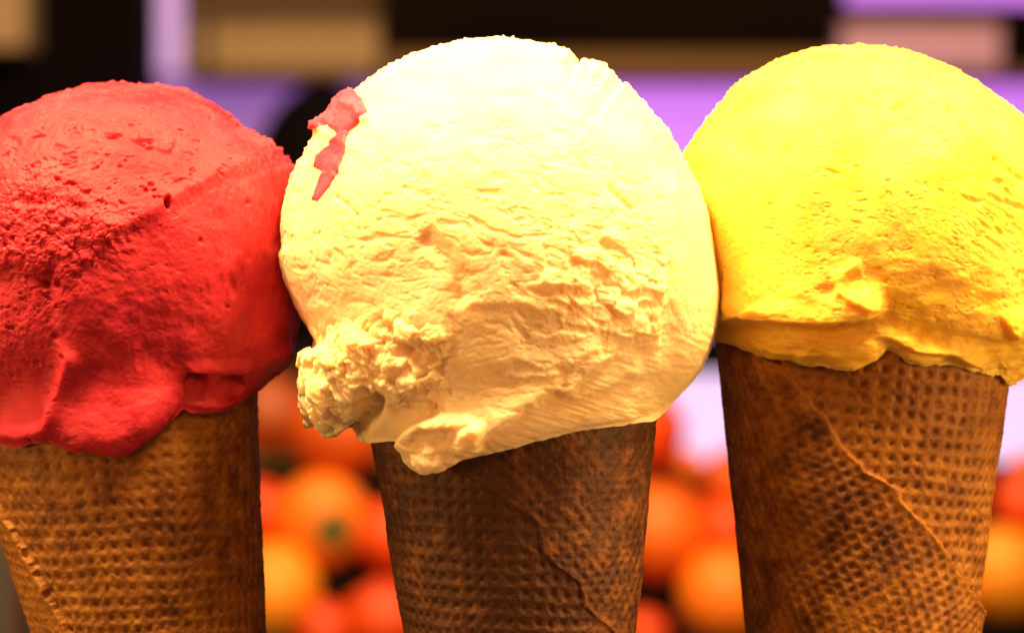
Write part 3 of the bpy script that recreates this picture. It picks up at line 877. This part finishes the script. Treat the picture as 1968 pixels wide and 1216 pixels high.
# ------------------------------------------------------------------ sloping fruit display with oranges
M_BOARD = simple("black_board", (0.010, 0.007, 0.006), 0.7, 0.3, 20, 0.1, 0.1)
def peel(name, c1, c2):
    m, nt, b = newmat(name)
    tc = N(nt, "ShaderNodeTexCoord")
    nz = N(nt, "ShaderNodeTexNoise", i_Scale=25.0, i_Detail=4.0)
    nt.links.new(tc.outputs["Object"], nz.inputs["Vector"])
    rp = N(nt, "ShaderNodeValToRGB")
    rp.color_ramp.elements[0].position = 0.35; rp.color_ramp.elements[0].color = (*c1, 1)
    rp.color_ramp.elements[1].position = 0.65; rp.color_ramp.elements[1].color = (*c2, 1)
    nt.links.new(nz.outputs["Fac"], rp.inputs[0]); nt.links.new(rp.outputs[0], b.inputs["Base Color"])
    b.inputs["Roughness"].default_value = 0.42
    b.inputs["Subsurface Weight"].default_value = 0.1
    b.inputs["Subsurface Radius"].default_value = (0.01, 0.003, 0.001)
    vo = N(nt, "ShaderNodeTexVoronoi", i_Scale=420.0)
    nt.links.new(tc.outputs["Object"], vo.inputs["Vector"])
    bp = N(nt, "ShaderNodeBump", i_Strength=0.35, i_Distance=0.0006)
    nt.links.new(vo.outputs["Distance"], bp.inputs["Height"]); nt.links.new(bp.outputs[0], b.inputs["Normal"])
    return m
P_OR = peel("orange_peel", (0.80, 0.13, 0.006), (0.85, 0.18, 0.008))
P_RED = peel("red_orange_peel", (0.62, 0.055, 0.006), (0.72, 0.085, 0.008))
P_YEL = peel("yellow_orange_peel", (0.85, 0.21, 0.008), (0.86, 0.25, 0.010))
P_MID = peel("dull_orange_peel", (0.50, 0.085, 0.006), (0.60, 0.12, 0.008))
P_LEM = peel("golden_peel", (0.85, 0.30, 0.012), (0.86, 0.38, 0.016))
P_SHADE = peel("shaded_orange_peel", (0.26, 0.05, 0.006), (0.33, 0.07, 0.008))  # shade painted into the peel of the fruit below the red scoop
M_STEM = simple("green_stem", (0.10, 0.12, 0.03), 0.7, 0.2, 200)

def orange_mesh(seed, r=1.0):
    nu, nv = 64, 40
    th = np.linspace(0.0001, math.pi - 0.0001, nv); ph = np.linspace(0, 2 * math.pi, nu, endpoint=False)
    T, Pp = np.meshgrid(th, ph, indexing='ij')
    n = np.stack([np.sin(T) * np.cos(Pp), np.sin(T) * np.sin(Pp), np.cos(T)], -1)
    rr = 1 + 0.035 * fbm(n.reshape(-1, 3) * 1.4 + seed * 3.1, 3, 900 + seed).reshape(T.shape) + 0.008 * noise(n.reshape(-1, 3) * 9, 950 + seed).reshape(T.shape)
    rr = rr - 0.10 * np.exp(-(T / 0.22) ** 2) - 0.05 * np.exp(-((math.pi - T) / 0.18) ** 2)
    V = n * rr[..., None] * np.array([1, 1, 0.94]) * r
    idx = np.arange(nu * nv).reshape(nv, nu)
    a, b = idx[:-1], idx[1:]
    F = np.stack([a, b, np.roll(b, -1, 1), np.roll(a, -1, 1)], -1).reshape(-1, 4)
    return V.reshape(-1, 3), F

slope_t = math.radians(64)
yb0, zb0 = 1.50, 0.0           # foot of the slope (front edge on the counter)
def on_slope(px, py, r):
    """where the sight line of a photograph pixel meets the plane holding the fruit centres"""
    # plane: (y-yb0)*sin - (z-zb0)*cos = -r ; ray: (0,-D,ZC)+t*(dx,1,dz)
    dx = (px - 984) * S / D; dz = (608 - py) * S / D
    s_, c_ = math.sin(slope_t), math.cos(slope_t)
    t = (-r + (D + yb0) * s_ + (ZC - zb0) * c_) / (s_ - dz * c_)
    return np.array([t * dx, -D + t, ZC + t * dz]), t

def sloping_board():
    e = empty("fruit_display", (0, yb0, 0), "black sloping display board behind the cones holding the oranges", "display stand")
    h = 0.110
    L = h / math.sin(slope_t)
    import bmesh
    for nm, x0, x1, l0, l1, t0, t1 in (("sloping_board", -0.62, 0.62, 0.0, L, 0.0, 0.012), ("front_lip", -0.62, 0.62, -0.004, 0.0, -0.016, 0.012)):
        bm = bmesh.new(); bmesh.ops.create_cube(bm, size=1)
        for v in bm.verts:
            x = x0 if v.co.x < 0 else x1
            l = l0 if v.co.z < 0 else l1
            t = t0 if v.co.y < 0 else t1
            v.co = (x, l * math.cos(slope_t) + t * math.sin(slope_t), 0.005 + l * math.sin(slope_t) - t * math.cos(slope_t))
        bmesh.ops.recalc_face_normals(bm, faces=bm.faces[:])
        bmesh.ops.bevel(bm, geom=bm.edges[:], offset=0.001, segments=1, affect='EDGES')
        me = bpy.data.meshes.new(nm); bm.to_mesh(me); bm.free()
        link(nm, me, M_BOARD, e, smooth=False)
    for x in (-0.5, 0.0, 0.5):
        bevel_box("prop_leg", (x - 0.01, 0.07, 0.0), (x + 0.01, 0.09, h - 0.004), M_BOARD, e, 0.002)
sloping_board()

# (px, py, radius px, peel, label) -- the fruit one can see between the cones; the last two are highlights
FRUIT = [
 (650, 828, 96, P_MID,  "dull orange, the upper one right beneath the crumbly edge of the cream scoop", 0),
 (520, 796, 82, P_SHADE, "darkest brownish orange, touching the left cone under the red scoop", 0),
 (618, 1000, 92, P_YEL, "orange with a green stem end facing out, between left and middle cone", 1),
 (492, 985, 66, P_RED, "red orange peeping out beside the left cone halfway down", 0),
 (520, 1135, 94, P_LEM, "yellowest orange, low beside the left cone", 0),
 (752, 1030, 72, P_RED, "red orange half hidden by the left side of the middle cone", 0),
 (738, 1192, 84, P_RED, "red orange at the lower edge against the middle cone", 0),
 (622, 1212, 62, P_RED, "small red orange at the lower edge beside the yellowest orange", 0),
 (1240, 828, 78, P_RED, "red orange right under the lower right side of the cream scoop", 0),
 (1418, 925, 74, P_MID,  "dull orange cut off by the upper left side of the right cone", 0),
 (1268, 1020, 98, P_OR, "large bright orange against the right side of the middle cone", 0),
 (1402, 1018, 62, P_RED, "small red orange beside the right cone above the brightest one", 0),
 (1398, 1140, 94, P_YEL, "large orange low beside the left edge of the right cone", 0),
 (1236, 1218, 52, P_RED, "small dark red orange at the lower edge right of the middle cone", 0),
 (1975, 965, 66, P_RED, "red orange at the right edge of the picture", 0),
 (1930, 1100, 92, P_LEM, "yellowish orange low at the right edge beside the right cone", 0),
 (1320, 892, 30, P_YEL, "smallest pale yellow fruit in front of the glowing panel", 0),  # yellowish highlight put in as a ball
 (1972, 890, 24, P_YEL, "tiny pale yellow fruit at the right edge against the glowing panel", 0),  # bright highlight, likewise modelled as a ball
]
HIDDEN = [(60, 990, 80), (240, 980, 85), (400, 1090, 80), (220, 1150, 85), (350, 900, 80),
          (840, 900, 85), (900, 1060, 85), (1080, 1030, 85), (1060, 1190, 85), (880, 1210, 70), (1010, 880, 80), (1120, 860, 60),
          (1500, 1010, 70), (1560, 900, 80), (1640, 1060, 85), (1740, 900, 80), (1560, 1180, 85), (1760, 1190, 85), (1810, 1040, 80),
          (2080, 1040, 80), (2100, 1190, 80)]
gname = "oranges piled on the sloping display"
def put_orange(px, py, rp, mat, label, stem, k):
    r = rp * S * (D + 1.5) / D
    c, t = on_slope(px, py, r)
    r = rp * S * t / D
    c, t = on_slope(px, py, r)
    V, F = orange_mesh(k % 6, r)
    rng = random.Random(k)
    e = empty("orange", c - np.array([0, 0, r * 0.95]), label, "orange", gname)
    me = quads_mesh("peel", V, F)
    o = link("peel", me, mat, e)
    o.location = (0, 0, r * 0.95)
    if stem:
        o.rotation_euler = (math.radians(100), 0, math.radians(20))
        st = lathe("stem_end", [(0.0015, r * 0.875), (r * 0.16, r * 0.90), (r * 0.36, r * 0.895), (r * 0.42, r * 0.86)], M_STEM, e, 16)
        st.parent = o
    else:
        o.rotation_euler = (rng.uniform(-0.6, 0.6) - 0.5, rng.uniform(-0.8, 0.8), rng.uniform(0, 6))
for k, f in enumerate(FRUIT):
    put_orange(*f, k)
for k, (px, py, rp) in enumerate(HIDDEN):
    where = "left" if px < 600 else ("middle" if px < 1300 else "right")
    put_orange(px, py, rp, (P_OR, P_RED, P_YEL)[k % 3], "orange of the pile hidden behind the %s wafer cone" % where, 0, 40 + k)
